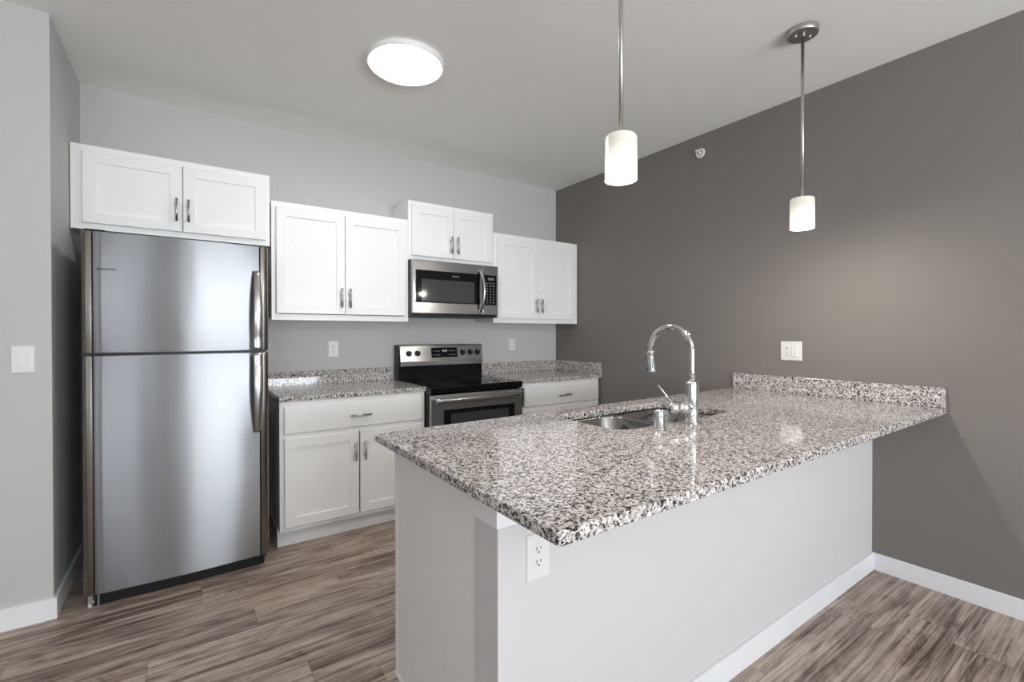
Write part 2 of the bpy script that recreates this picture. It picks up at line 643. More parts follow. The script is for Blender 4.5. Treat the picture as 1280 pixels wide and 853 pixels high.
wall_cabinet('wide low white wall cabinet over the refrigerator, two shaker doors', -0.500, 0.424, 1.837, 2.281,
             -0.453, -0.024, 0.400, 1.869, 2.246, 1.986, 0.130, left=0.06)
wall_cabinet('tall white two-door wall cabinet between refrigerator and microwave', 0.433, 1.344, 1.372, 2.130,
             0.458, 0.884, 1.316, 1.414, 2.094, 1.525, 0.130)
wall_cabinet('small white two-door wall cabinet directly above the microwave', 1.346, 2.093, 1.837, 2.281,
             1.368, 1.716, 2.068, 1.870, 2.250, 1.972, 0.135)
wall_cabinet('tall white two-door wall cabinet beside the dark taupe wall', 2.095, 3.040, 1.372, 2.130,
             2.126, 2.560, 2.998, 1.410, 2.094, 1.524, 0.125)

BF = 3.020                                               # front of the base cabinet frames


def base_cabinet(label, x0, x1, doors, drawer, group):
    t = root('base_cabinet', label, 'cabinet', ((x0 + x1) / 2, (BF + YB) / 2, 0), group)
    obj('carcass', boxes(*hollow(x0, x1, BF, YB - 0.001, 0.114, 0.884, top=False)), M_CAB, t)
    obj('face_frame', boxes(*face_frame(x0, x1, BF, 0.114, 0.8835, rails=(0.678,))), M_CAB, t)
    obj('toe_kick', boxes((x0 - 0.003, x1, 3.097, 3.112, 0.001, 0.116), (x0 - 0.003, x0 + 0.012, 3.112, YB - 0.001, 0.001, 0.114)), M_TRIM, t)
    F = Face(BF)
    d = obj('drawer', slab_front(F, drawer[0], drawer[1], 0.691, 0.850), M_CAB, t)
    bar_pull(F, (drawer[0] + drawer[1]) / 2 + 0.002, 0.768, 0.130, False, d)
    dm = (doors[0] + doors[1]) / 2
    a = obj('door', shaker(F, doors[0], dm - 0.004, 0.138, 0.664), M_CAB, t)
    bar_pull(F, dm - 0.030, 0.543, 0.120, True, a)
    b = obj('door', shaker(F, dm + 0.004, doors[1], 0.138, 0.664), M_CAB, t)
    bar_pull(F, dm + 0.030, 0.543, 0.120, True, b)
    return t


base_cabinet('white base cabinet with drawer and two doors between refrigerator and range', 0.433, 1.343, (0.457, 1.326), (0.457, 1.326),
             'white base cabinets by the range')
base_cabinet('white base cabinet right of the range, mostly hidden behind peninsula', 2.1190, 3.034, (2.160, 3.014), (2.195, 3.014),
             'white base cabinets by the range')

# peninsula cabinet: doors face the range, its end panel faces the room
PE, PF, PB = 0.637, 1.695, PY1 + 0.002
t = root('peninsula_cabinet', 'white cabinet run carrying the peninsula, plain end panel toward the fridge', 'cabinet', ((PE + XW) / 2, 1.38, 0))
obj('end_panel', boxes((PE, PE + 0.018, PB, PF - 0.0235, 0.0005, 0.883)), M_CAB, t)
obj('carcass', boxes((PE + 0.018, XW - 0.002, PB, PB + 0.008, 0.114, 0.70), (PE + 0.018, XW - 0.002, PB + 0.008, PF - 0.024, 0.114, 0.132),
                     (XW - 0.02, XW - 0.002, PB + 0.008, PF - 0.024, 0.132, 0.88)), M_CAB, t)
obj('toe_kick', boxes((PE + 0.018, XW - 0.002, PF - 0.095, PF - 0.08, 0.001, 0.113)), M_TRIM, t)
obj('shoe_moulding', boxes((PE - 0.008, PE - 0.0003, PB, PF - 0.004, 0.0005, 0.018), bev=0.003), M_TRIM, t)
ff = [(PE - 0.002, PE + 0.036, PF - 0.019, PF, 0.0005, 0.8835), (XW - 0.04, XW - 0.002, PF - 0.019, PF, 0.114, 0.8835)]
for a, b in ((0.114, 0.152), (0.659, 0.697), (0.8455, 0.8835)):
    ff.append((PE + 0.036, XW - 0.04, PF - 0.019, PF, a, b))
obj('face_frame', boxes(*ff), M_CAB, t)

# ------------------------------------------------------------------ stone tops
CT0, CT1 = 0.8845, 0.914


def offset_poly(pts, d):
    n = len(pts)
    out = []
    for i in range(n):
        p0, p1, p2 = (Vector(pts[i - 1]), Vector(pts[i]), Vector(pts[(i + 1) % n]))
        e1, e2 = (p1 - p0).normalized(), (p2 - p1).normalized()
        n1, n2 = Vector((-e1.y, e1.x)), Vector((-e2.y, e2.x))
        b = (n1 + n2)
        b = b / max(b.dot(n1), 0.3) if b.length > 1e-6 else n1
        out.append(tuple(p1 + b * d))
    return out


def stone_slab(outline, z0, z1, hole=None, ease=0.003):
    """outline counter-clockwise; eased edges; optional hole (counter-clockwise)"""
    bm = bmesh.new()
    ins = offset_poly(outline, ease)
    rows = loft(bm, [[(x, y, z0) for x, y in ins], [(x, y, z0 + ease) for x, y in outline],
                     [(x, y, z1 - ease) for x, y in outline], [(x, y, z1) for x, y in ins]])
    if hole:
        ho = offset_poly(hole, -ease)
        hr = loft(bm, [[(x, y, z0) for x, y in hole], [(x, y, z1 - ease) for x, y in hole], [(x, y, z1) for x, y in ho]])
    for k in (0, -1):
        es = []
        for rr in ([rows[k]] + ([hr[k]] if hole else [])):
            n = len(rr)
            es += [bm.edges.get((rr[i], rr[(i + 1) % n])) for i in range(n)]
        bmesh.ops.triangle_fill(bm, edges=es, use_beauty=True, use_dissolve=False)
    bmesh.ops.recalc_face_normals(bm, faces=bm.faces[:])
    return bm


def corner(cx, cy, r, a0, n=4):
    return [(cx + r * math.cos(math.radians(a0 + 90 * k / n)), cy + r * math.sin(math.radians(a0 + 90 * k / n))) for k in range(n + 1)]


def rect_out(x0, x1, y0, y1, r00=0.0, r10=0.0):
    o = []
    o += corner(x0 + r00, y0 + r00, r00, 180) if r00 else [(x0, y0)]
    o += corner(x1 - r10, y0 + r10, r10, 270) if r10 else [(x1, y0)]
    return o + [(x1, y1), (x0, y1)]


G = 'granite worktops'
t = root('countertop', 'speckled granite countertop between refrigerator and range with low backsplash', 'countertop', (0.89, 3.31, CT0), G)
obj('slab', stone_slab(rect_out(0.428, 1.345, 2.992, YB - 0.001), CT0, CT1), M_GRAN, t)
obj('backsplash', boxes((0.428, 1.345, YB - 0.021, YB - 0.001, CT1 + 0.0003, 1.014), bev=0.0015), M_GRAN, t)
t = root('countertop', 'speckled granite countertop in the corner right of the range', 'countertop', (2.58, 3.31, CT0), G)
obj('slab', stone_slab(rect_out(2.117, XW - 0.001, 2.992, YB - 0.001), CT0, CT1), M_GRAN, t)
obj('backsplash', boxes((2.117, XW - 0.0215, YB - 0.021, YB - 0.001, CT1 + 0.0003, 1.014), bev=0.0015), M_GRAN, t)
obj('side_splash', boxes((XW - 0.021, XW - 0.001, 2.994, YB - 0.0015, CT1 + 0.0003, 1.016), bev=0.0015), M_GRAN, t)
t = root('countertop', 'large speckled granite peninsula top with sink cutout, overhanging the white half wall', 'countertop', (1.8, 1.18, CT0), G)
GX0, GY0, GY1 = 0.562, 0.660, 1.704
SX0, SX1, SY0, SY1, SR = 1.335, 2.105, 1.212, 1.612, 0.085
out_p = corner(GX0 + 0.014, GY0 + 0.014, 0.014, 180) + [(XW - 0.001, GY0), (XW - 0.001, GY1 + 0.045), (GX0, GY1)]
hole_p = rrect(SX0, SX1, SY0, SY1, SR, 8)
obj('slab', stone_slab(out_p, CT0, CT1, hole_p), M_GRAN, t)
obj('backsplash', boxes((XW - 0.021, XW - 0.001, 0.661, 1.745, CT1 + 0.0003, 1.014), bev=0.0015), M_GRAN, t)

# ------------------------------------------------------------------ kitchen sink
t = root('kitchen_sink', 'double-bowl stainless steel sink set into the granite peninsula', 'sink', (1.72, 1.41, 0.68))
ZS = CT0 - 0.002
DIV = 1.722


def bowl(x0, x1, depth):
    bm = bmesh.new()
    y0, y1 = SY0 - 0.004, SY1 + 0.004
    zt = ZS - 0.003
    spec = [(-0.010, zt, 0.085), (0.0, zt, 0.085), (0.004, zt - 0.006, 0.083), (0.010, zt - depth + 0.04, 0.08),
            (0.020, zt - depth + 0.012, 0.075), (0.045, zt - depth, 0.06)]
    loops = [[(x, y, z) for x, y in rrect(x0 + i, x1 - i, y0 + i, y1 - i, r, 8)] for i, z, r in spec]
    loft(bm, loops, cap1=True, smooth=True)
    back = [[(x, y, z - 0.0025) for x, y, z in lp] for lp in loops]
    loft(bm, back, cap1=True, smooth=True)
    bmesh.ops.recalc_face_normals(bm, faces=bm.faces[:])
    return bm


for (x0, x1) in ((SX0 - 0.004, DIV - 0.014), (DIV + 0.014, SX1 + 0.004)):
    b = obj('basin', bowl(x0, x1, 0.19), M_SINK, t)
    cx, cy, zb = (x0 + x1) / 2, (SY0 + SY1) / 2, ZS - 0.193
    bm = bmesh.new()
    lathe(bm, [(0.056, 0.0005), (0.055, 0.003), (0.042, 0.003), (0.038, 0.001), (0.0, 0.001)], (cx, cy, zb), n=28)
    obj('drain', bm, M_CHROME, b)
bm = bmesh.new()
box(bm, DIV - 0.0045, DIV + 0.0045, SY0 + 0.01, SY1 - 0.01, ZS - 0.013, ZS - 0.0025, bev=0.001)
obj('divider', bm, M_SINK, t)

# ------------------------------------------------------------------ faucet
FX, FY = 1.706, 1.160
t = root('faucet', 'tall chrome gooseneck pull-down faucet standing behind the sink', 'faucet', (FX, FY, CT1))
bm = bmesh.new()
lathe(bm, [(0.030, 0.0), (0.030, 0.004), (0.0265, 0.007), (0.0255, 0.05), (0.0245, 0.16), (0.0235, 0.168), (0.015, 0.172)], (FX, FY, CT1 + 0.0003), n=32)
obj('body', bm, M_CHROME, t)
AR, AZ = 0.106, 1.207
pts = [(FX, FY, CT1 + 0.165), (FX, FY, 1.12), (FX, FY, AZ)]
for k in range(1, 25):
    a = PI - (PI + math.radians(4)) * k / 24
    pts.append((FX, FY + AR + AR * math.cos(a), AZ + AR * math.sin(a)))
e = pts[-1]
bm = bmesh.new()
tube(bm, pts, 0.0122, 20)
sp = obj('spout', bm, M_CHROME, t)
bm = bmesh.new()
lathe(bm, [(0.0145, 0), (0.0145, 0.012)], (FX, FY + AR + AR * math.cos(math.radians(48)) * -1 - 0.004, AZ + AR * math.sin(math.radians(48)) - 0.004),
      (math.sin(math.radians(42)) * 0, 0.67, 0.74), n=24)
obj('clip_ring', bm, M_CHROME, sp)
d = Vector((0, -0.10, -1)).normalized()
e = Vector(e)
bm = bmesh.new()
lathe(bm, [(0.0125, -0.004), (0.0175, 0.0), (0.0175, 0.006), (0.0145, 0.009), (0.0150, 0.03), (0.0175, 0.075), (0.0185, 0.090), (0.0165, 0.094), (0.0, 0.092)], e, d, n=28)
sh = obj('spray_head', bm, M_CHROME, t)
bm = bmesh.new()
box(bm, FX - 0.006, FX + 0.006, e.y + 0.005, e.y + 0.015, e.z - 0.085, e.z - 0.07, bev=0.002)
obj('spray_button', bm, M_BLKPL, sh)
hub = Vector((-0.93, 0.36, 0.02)).normalized()
h0 = Vector((FX, FY, 0.976))
bm = bmesh.new()
lathe(bm, [(0.024, 0.012), (0.0275, 0.036), (0.0265, 0.050), (0.018, 0.057), (0.017, 0.060), (0.022, 0.066), (0.0265, 0.080), (0.024, 0.096), (0.015, 0.107), (0.0, 0.110)],
      h0, hub, n=28)
hd = obj('valve_hub', bm, M_CHROME, t)
bm = bmesh.new()
p0 = h0 + hub * 0.086 + Vector((0, 0, 0.015))
tube(bm, [p0, p0 + Vector((-0.026, 0.014, 0.034)), p0 + Vector((-0.060, 0.030, 0.080))], [0.0052, 0.0046, 0.0042], 12)
obj('lever', bm, M_CHROME, hd)

t = root('air_gap', 'short chrome dishwasher air gap cap in front of the faucet', 'air gap', (1.484, 1.150, CT1))
bm = bmesh.new()
lathe(bm, [(0.026, 0.0), (0.026, 0.004), (0.0212, 0.006), (0.0208, 0.062), (0.0185, 0.072), (0.012, 0.0775), (0.0, 0.079)], (1.484, 1.150, CT1 + 0.0003), n=32)
obj('cap', bm, M_CHROME, t)
bm = bmesh.new()
box(bm, 1.4985, 1.5035, 1.1365, 1.1395, CT1 + 0.048, CT1 + 0.056)
lathe(bm, [(0.0028, 0.0), (0.0028, 0.004)], (1.4955, 1.1335, CT1 + 0.055), (0.57, -0.82, 0), n=10)
obj('vent_hole', bm, M_SLOT, t)

# ------------------------------------------------------------------ refrigerator
RX0, RX1, RYF = -0.405, 0.362, 2.880
t = root('refrigerator', 'stainless steel top-freezer refrigerator under the low wall cabinet', 'refrigerator', (-0.02, 3.25, 0))
obj('cabinet_body', boxes((RX0 + 0.006, RX1 - 0.006, 2.952, 3.60, 0.03, 1.752), bev=0.004), M_DKGREY, t)


def fridge_door_prof():
    """plan outline: half-round end caps, shallow groove, gently bowed centre"""
    p = [(RX0 + 0.002, 2.948), (RX0, 2.915)]
    r = 0.026
    for k in range(0, 7):
        a = math.radians(180 + 80 * k / 6)
        p.append((RX0 + r + r * math.cos(a), 2.912 + r * math.sin(a)))
    p += [(RX0 + 0.036, 2.8835), (RX0 + 0.040, 2.8865), (RX0 + 0.044, 2.8815)]
    n = 22
    xa, xb = RX0 + 0.046, RX1 - 0.046
    for k in range(n + 1):
        s = k / n
        x = xa + (xb - xa) * s
        bow = 0.013 * (1 - (2 * s - 1) ** 2)
        p.append((x, 2.8805 - bow))
    p = p[11:]
    return [(p[0][0], 2.948)] + p + [(p[-1][0], 2.948)]


def cap_prof(side):
    p = [(RX0 + 0.002, 2.948), (RX0, 2.915)]
    r = 0.026
    for k in range(0, 9):
        a = math.radians(180 + 84 * k / 8)
        p.append((RX0 + r + r * math.cos(a), 2.9085 + r * math.sin(a)))
    p += [(RX0 + 0.0385, 2.8815), (RX0 + 0.0425, 2.8855), (RX0 + 0.0450, 2.890), (RX0 + 0.0450, 2.948)]
    return p if side < 0 else [(RX0 + RX1 - x, y) for x, y in reversed(p)]


DP = fridge_door_prof()


def fridge_door(z0, z1, prof, half):
    bm = bmesh.new()
    cx, cy = sum(x for x, y in prof) / len(prof), 2.92

    def lp(s, z):
        return [(cx + (x - cx) * (1 - s / half), cy + (y - cy) * (1 - s / 0.06), z) for x, y in prof]
    loft(bm, [lp(0.006, z0), lp(0.0015, z0 + 0.002), lp(0, z0 + 0.006), lp(0, z1 - 0.006), lp(0.0015, z1 - 0.002), lp(0.006, z1)], cap0=True, cap1=True)
    bmesh.ops.recalc_face_normals(bm, faces=bm.faces[:])
    return bm


def fridge_handle(z0, z1, wide_low):
    """bowed strap handle; wide_low: the wide end is the lower one"""
    bm = bmesh.new()
    loops = []
    n = 26
    for k in range(n + 1):
        s = k / n
        z = z0 + (z1 - z0) * s
        q = 1 - s if wide_low else s
        out = 0.020 + 0.046 * math.sin(min(1.0, q * 1.18) * PI * 0.78) ** 0.8 if q > 0 else 0.02
        hw = 0.016 + 0.0075 * math.sin(min(1, q * 1.4) * PI / 2)
        xc, yf = 0.303, 2.878 - out
        th = 0.014
        loops.append([(xc + (a - 0), yy, z) for a, yy in ((-hw, yf + 0.006), (-hw * 0.6, yf + 0.0015), (0, yf), (hw * 0.6, yf + 0.0015), (hw, yf + 0.006),
                                                       (hw * 0.9, yf + th), (0, yf + th + 0.002), (-hw * 0.9, yf + th))])
    loft(bm, loops, cap0=True, cap1=True, smooth=True)
    # mounting feet
    zt = z1 - 0.03 if wide_low else z0 + 0.03
    box(bm, 0.291, 0.315, 2.866, 2.8815, zt - 0.026, zt + 0.026, bev=0.004)
    zw = z0 + 0.02 if wide_low else z1 - 0.02
    box(bm, 0.288, 0.318, 2.838, 2.8815, zw - 0.018, zw + 0.018, bev=0.004)
    bmesh.ops.recalc_face_normals(bm, faces=bm.faces[:])
    return bm


fz = obj('freezer_door', fridge_door(1.193, 1.760, DP, 0.34), M_STEEL, t, smooth_angle=38)
for s_ in (-1, 1):
    obj('door_cap', fridge_door(1.193, 1.760, cap_prof(s_), 0.03), M_CAPS, fz, smooth_angle=38)
obj('handle', fridge_handle(1.197, 1.622, True), M_STEEL2, fz)
text_part('badge', 'FRIGIDAIRE', 0.072, M_BADGE, fz, (-0.313, 2.8745, 1.585), (1, 0.0, 0), (0, 0, 1))
fd = obj('fridge_door', fridge_door(0.070, 1.183, DP, 0.34), M_STEEL, t, smooth_angle=38)
for s_ in (-1, 1):
    obj('door_cap', fridge_door(0.070, 1.183, cap_prof(s_), 0.03), M_CAPS, fd, smooth_angle=38)
obj('handle', fridge_handle(0.752, 1.180, False), M_STEEL2, fd)
obj('gasket', boxes((RX0 + 0.012, RX1 - 0.012, 2.896, 2.9515, 1.1835, 1.1925), (RX0 + 0.02, RX1 - 0.02, 2.9485, 2.9525, 0.08, 1.75)), M_BLKPL, t)
bm = bmesh.new()
extrude_z(bm, [(RX0 + 0.035, 2.97), (RX0 + 0.035, 2.918)] + corner(RX1 - 0.04, 2.938, 0.02, 270) + [(RX1 - 0.02, 2.97)], 0.008, 0.062)
for k in range(3):
    box(bm, RX0 + 0.05, RX1 - 0.06, 2.914, 2.919, 0.016 + 0.014 * k, 0.023 + 0.014 * k, bev=0.001)
obj('toe_grille', bm, M_BLKPL, t)
bm = boxes((RX0 + 0.008, RX0 + 0.055, 2.915, 2.96, 0.0015, 0.006), (RX0 + 0.050, RX0 + 0.055, 2.912, 2.96, 0.006, 0.062), (RX0 + 0.012, RX0 + 0.05, 2.935, 2.96, 0.006, 0.064))
lathe(bm, [(0.007, 0.0), (0.007, 0.03), (0.004, 0.03), (0.004, 0.064)], (RX0 + 0.034, 2.925, 0.006), n=14)
obj('hinge_bracket', bm, M_NICK, t)
for fx, fy in ((RX1 - 0.05, 2.985), (RX1 - 0.06, 3.55), (RX0 + 0.06, 3.55)):
    bm = bmesh.new()
    lathe(bm, [(0.018, 0.0005), (0.018, 0.012), (0.010, 0.014), (0.010, 0.032)], (fx, fy, 0), n=16)
    obj('foot', bm, M_BLKPL, t)
bm = boxes((RX0 + 0.012, RX0 + 0.085, 2.90, 3.02, 1.7605, 1.772), bev=0.004)
obj('hinge_cover', bm, M_BLKPL, t)

# ------------------------------------------------------------------ electric range
EX0, EX1 = 1.3495, 2.1135
t = root('range', 'stainless and black freestanding electric range between the base cabinets', 'stove', (1.73, 3.3, 0))
obj('body', boxes((EX0, EX1, 2.965, 3.605, 0.02, 0.862), bev=0.002), M_BLACK, t)
bm = bmesh.new()
extrude_x(bm, [(2.925, 0.868), (2.922, 0.875), (2.922, 0.905), (2.927, 0.915), (3.60, 0.917), (3.60, 0.863), (2.935, 0.863)], EX0 - 0.001, EX1 + 0.001)
ck = obj('cooktop', bm, M_GLASS, t)
for cx, cy, r in ((1.54, 3.08, 0.115), (1.92, 3.08, 0.085), (1.54, 3.36, 0.085), (1.92, 3.36, 0.105)):
    bm = bmesh.new()
    z = 0.9158 + (cy - 2.927) * 0.00297
    for rr in (r, r * 0.62):
        lathe(bm, [(rr, 0.0002), (rr, 0.0008), (rr - 0.003, 0.0008), (rr - 0.003, 0.0002)], (cx, cy, z), n=48, cap0=False, cap1=False)
    obj('burner_ring', bm, M_RINGD, ck)
# backguard: black riser with a steel control panel above it
bm = bmesh.new()
extrude_x(bm, [(3.535, 0.918), (3.535, 1.018), (3.56, 1.188), (3.606, 1.188), (3.606, 0.918)], EX0 + 0.004, EX1 - 0.004)
box(bm, EX0, EX0 + 0.012, 3.528, 3.606, 0.918, 1.190, bev=0.002)
box(bm, EX1 - 0.012, EX1, 3.528, 3.606, 0.918, 1.190, bev=0.002)
obj('backguard', bm, M_BLACK, t)
bm = bmesh.new()
extrude_x(bm, [(3.515, 1.016), (3.498, 1.024), (3.497, 1.054), (3.500, 1.060), (3.523, 1.184), (3.530, 1.191), (3.555, 1.191), (3.540, 1.016)], EX0 + 0.010, EX1 - 0.010)
cp = obj('control_panel', bm, M_STEEL2, t)
pn = Vector((0, -0.983, 0.182)).normalized()


def pan(x, z):
    return Vector((x, 3.500 + (z - 1.060) * (0.023 / 0.124), z))


for kx in (1.430, 1.503, 1.912, 1.985, 2.056):
    bm = bmesh.new()
    lathe(bm, [(0.023, 0.0), (0.023, 0.005), (0.019, 0.007), (0.0175, 0.022), (0.0155, 0.0245), (0.0, 0.0245)], pan(kx, 1.122), pn, n=28)
    kn = obj('knob', bm, M_BLKPL, cp)
    bm = bmesh.new()
    c = pan(kx, 1.122) + pn * 0.0255
    box(bm, c.x - 0.0018, c.x + 0.0018, c.y - 0.0012, c.y + 0.0012, c.z + 0.002, c.z + 0.015)
    obj('pointer', bm, M_KEY, kn)
bm = bmesh.new()
q = [pan(1.625, 1.085), pan(1.860, 1.085), pan(1.860, 1.166), pan(1.625, 1.166)]
loft(bm, [[p - pn * 0.001 for p in q], [p + pn * 0.002 for p in q]], cap0=True, cap1=True)
bmesh.ops.recalc_face_normals(bm, faces=bm.faces[:])
ds = obj('display', bm, M_GLASS, cp)


def panel_quad(bm, x0, x1, z0, z1, w):
    q = [pan(x0, z0), pan(x1, z0), pan(x1, z1), pan(x0, z1)]
    t_ = bmesh.new()
    loft(t_, [[p + pn * 0.0018 for p in q], [p + pn * w for p in q]], cap0=True, cap1=True)
    bmesh.ops.recalc_face_normals(t_, faces=t_.faces[:])
    join(bm, t_)


bm = bmesh.new()
panel_quad(bm, 1.722, 1.768, 1.131, 1.148, 0.0026)
obj('clock', bm, M_DISP, ds)
for zz in (1.138, 1.106):
    for xx in (1.648, 1.672, 1.694, 1.790, 1.812, 1.834):
        bm = bmesh.new()
        panel_quad(bm, xx - 0.007, xx + 0.007, zz - 0.003, zz + 0.003, 0.0025)
        obj('key', bm, M_KEY, ds)
text_part('badge', 'FRIGIDAIRE', 0.070, M_BADGE, cp, pan(1.742, 1.070) + pn * 0.0002, (1, 0, 0), (0, 0.182, 0.983))
# oven door
bm = bmesh.new()
extrude_x(bm, [(2.960, 0.858), (2.928, 0.858), (2.922, 0.850), (2.920, 0.83), (2.920, 0.20), (2.924, 0.19), (2.960, 0.19)], EX0 + 0.001, EX1 - 0.001)
od = obj('oven_door', bm, M_STEEL2, t)
bm = bmesh.new()
box(bm, 1.445, 2.040, 2.9175, 2.9225, 0.36, 0.752, bev=0.002)
og = obj('door_glass', bm, M_GLASS, od)
bm = bmesh.new()
box(bm, 1.497, 1.985, 2.9165, 2.9185, 0.41, 0.722, bev=0.0008)
obj('viewing_pane', bm, M_WIN, og)
bm = bmesh.new()
hp = []
for k in range(21):
    s = k / 20
    hp.append((EX0 + 0.018 + (EX1 - EX0 - 0.036) * s, 2.886 - 0.018 * (1 - (2 * s - 1) ** 2), 0.822))
t2 = bmesh.new()
loops = [[(x, y + 0.013 * math.cos(2 * PI * j / 14), z + 0.0185 * math.sin(2 * PI * j / 14)) for j in range(14)] for x, y, z in hp]
loft(t2, loops, cap0=True, cap1=True, smooth=True)
bmesh.ops.recalc_face_normals(t2, faces=t2.faces[:])
join(bm, t2)
for xx in (EX0 + 0.03, EX1 - 0.03):
    box(bm, xx - 0.012, xx + 0.012, 2.884, 2.9225, 0.808, 0.836, bev=0.003)
obj('handle', bm, M_STEEL2, od)
bm = boxes((EX0 + 0.001, EX1 - 0.001, 2.925, 2.963, 0.045, 0.180), bev=0.004)
obj('storage_drawer', bm, M_STEEL2, t)
for fx in (EX0 + 0.05, EX1 - 0.05):
    for fy in (3.02, 3.55):
        bm = bmesh.new()
        lathe(bm, [(0.016, 0.0005), (0.016, 0.01), (0.009, 0.012), (0.009, 0.022)], (fx, fy, 0), n=14)
        obj('foot', bm, M_BLKPL, t)

# ------------------------------------------------------------------ microwave
MX0, MX1 = 1.3475, 2.0915
t = root('microwave', 'stainless over-the-range microwave hung under the small wall cabinet', 'microwave', (1.72, 3.4, 1.412))
obj('housing', boxes((MX0, MX1, 3.262, 3.628, 1.412, 1.8355), bev=0.002), M_DKGREY, t)
MYF = 3.232
bm = bmesh.new()
n = 1
box(bm, MX0, 1.945, MYF, 3.261, 1.434, 1.833, bev=0.003)
dr = obj('door', bm, M_STEEL2, t)
bm = boxes((1.372, 1.920, MYF - 0.0015, MYF + 0.003, 1.514, 1.757), bev=0.0008)
gl = obj('door_glass', bm, M_GLASS, dr)
bm = boxes((1.418, 1.868, MYF - 0.0024, MYF - 0.0012, 1.522, 1.690), bev=0.0004)
obj('viewing_pane', bm, M_WIN, gl)
text_part('badge', 'FRIGIDAIRE', 0.060, M_BADGEL, gl, (1.700, MYF - 0.0016, 1.723), (1, 0, 0), (0, 0, 1), depth=0.0008)
bm = bmesh.new()
pts = []
for k in range(25):
    s = k / 24
    pts.append((1.918 + 0.012 * math.sin(PI * s), MYF - 0.012 - 0.048 * math.sin(PI * s) ** 0.8, 1.452 + 0.345 * s))
t2 = bmesh.new()
loft(t2, [[(x + 0.013 * math.cos(2 * PI * j / 14), y + 0.008 * math.sin(2 * PI * j / 14), z) for j in range(14)] for x, y, z in pts], cap0=True, cap1=True, smooth=True)
bmesh.ops.recalc_face_normals(t2, faces=t2.faces[:])
join(bm, t2)
for zz in (1.462, 1.787):
    box(bm, 1.910, 1.928, MYF - 0.018, MYF + 0.001, zz - 0.01, zz + 0.01, bev=0.002)
obj('handle', bm, M_STEEL2, dr)
bm = boxes((1.9475, MX1, MYF, 3.261, 1.434, 1.833), bev=0.003)
cpn = obj('control_panel', bm, M_STEEL2, t)
bm = boxes((1.950, 2.076, MYF - 0.0015, MYF + 0.003, 1.512, 1.757), bev=0.0008)
kp = obj('keypad', bm, M_GLASS, cpn)
bm = boxes((1.995, 2.052, MYF - 0.0022, MYF - 0.0012, 1.715, 1.735))
obj('clock', bm, M_KEY, kp)
for r in range(8):
    for c in range(3):
        cx, cz = 1.988 + 0.030 * c, 1.690 - 0.0225 * r
        w_ = 0.0085 if r < 2 else 0.006
        obj('key', boxes((cx - w_, cx + w_, MYF - 0.0020, MYF - 0.0012, cz - 0.0045, cz + 0.0045)), M_KEY, kp)
bm = boxes((MX0 + 0.002, MX1 - 0.002, 3.240, 3.3, 1.414, 1.4325), bev=0.003)
obj('bottom_vent', bm, M_BLKPL, t)

# ------------------------------------------------------------------ lamps
def point_light(name, loc, power, radius, color, parent):
    d = bpy.data.lights.new(name, 'POINT')
    d.energy = power
    d.shadow_soft_size = radius
    d.color = color
    o = bpy.data.objects.new(name, d)
    o.location = Vector(loc) - base_of(parent)
    o.parent = parent
    COL.objects.link(o)


def make_shade_mat():
    m, nt, b = new_mat('opal_glass_shade')
    b.inputs['Base Color'].default_value = (0.55, 0.53, 0.49, 1)
    b.inputs['Roughness'].default_value = 0.3
    out = nt.nodes['Material Output']
    tc = N(nt, 'ShaderNodeTexCoord')
    sp_ = N(nt, 'ShaderNodeSeparateXYZ')
    nt.links.new(tc.outputs['Object'], sp_.inputs[0])
    mr = N(nt, 'ShaderNodeMapRange')          # the lit lamp inside glows through the lower half of the glass
    mr.inputs['From Min'].default_value = -0.83
    mr.inputs['From Max'].default_value = -0.91
    mr.inputs['To Min'].default_value = 0.26
    mr.inputs['To Max'].default_value = 0.85
    nt.links.new(sp_.outputs['Z'], mr.inputs['Value'])
    nt.links.new(mr.outputs[0], b.inputs['Emission Strength'])
    b.inputs['Emission Color'].default_value = (1.0, 0.93, 0.80, 1)
    return m


M_SHADE = make_shade_mat()
M_BULB = emitter('lit_bulb', (1.0, 0.93, 0.82), 12.0)
PEND_Z0, PEND_Z1 = 1.780, 1.920


def pendant(label, x, y):
    t = root('pendant_light', label, 'pendant light', (x, y, ZC), 'pendant lights over the peninsula')
    bm = bmesh.new()
    lathe(bm, [(0.064, -0.0005), (0.0665, -0.004), (0.0665, -0.022), (0.064, -0.026), (0.012, -0.026), (0.012, -0.034), (0.0, -0.034)], (x, y, ZC), n=48, smooth=False)
    can = obj('canopy', bm, M_NICK, t, smooth_angle=35)
    for dx in (-0.034, 0.034):
        bm = bmesh.new()
        lathe(bm, [(0.0065, 0.0), (0.0065, -0.005), (0.004, -0.010), (0.0, -0.010)], (x + dx * 0.82, y - dx * 0.57, ZC - 0.026), n=14)
        obj('canopy_screw', bm, M_NICK, can)
    bm = bmesh.new()
    tube(bm, [(x, y, ZC - 0.03), (x, y, PEND_Z1 + 0.002)], 0.0072, 16)
    obj('rod', bm, M_NICK, t)
    bm = bmesh.new()
    lathe(bm, [(0.008, PEND_Z1 + 0.004 - ZC), (0.047, PEND_Z1 + 0.003 - ZC), (0.0513, PEND_Z1 - 0.004 - ZC), (0.0515, PEND_Z0 - ZC), (0.0485, PEND_Z0 - ZC),
               (0.0483, PEND_Z1 - 0.007 - ZC), (0.008, PEND_Z1 - 0.004 - ZC)], (x, y, ZC), n=56, cap0=False, cap1=False)
    obj('shade', bm, M_SHADE, t, smooth_angle=50)
    bm = bmesh.new()
    lathe(bm, [(0.0, -0.030), (0.016, -0.026), (0.026, -0.012), (0.028, 0.0), (0.022, 0.018), (0.013, 0.034), (0.013, 0.055)], (x, y, 1.832), n=24)
    obj('bulb', bm, M_BULB, t)
    point_light('pendant_lamp', (x, y, 1.786), PEND_W, 0.025, (1.0, 0.93, 0.83), t)
    return t


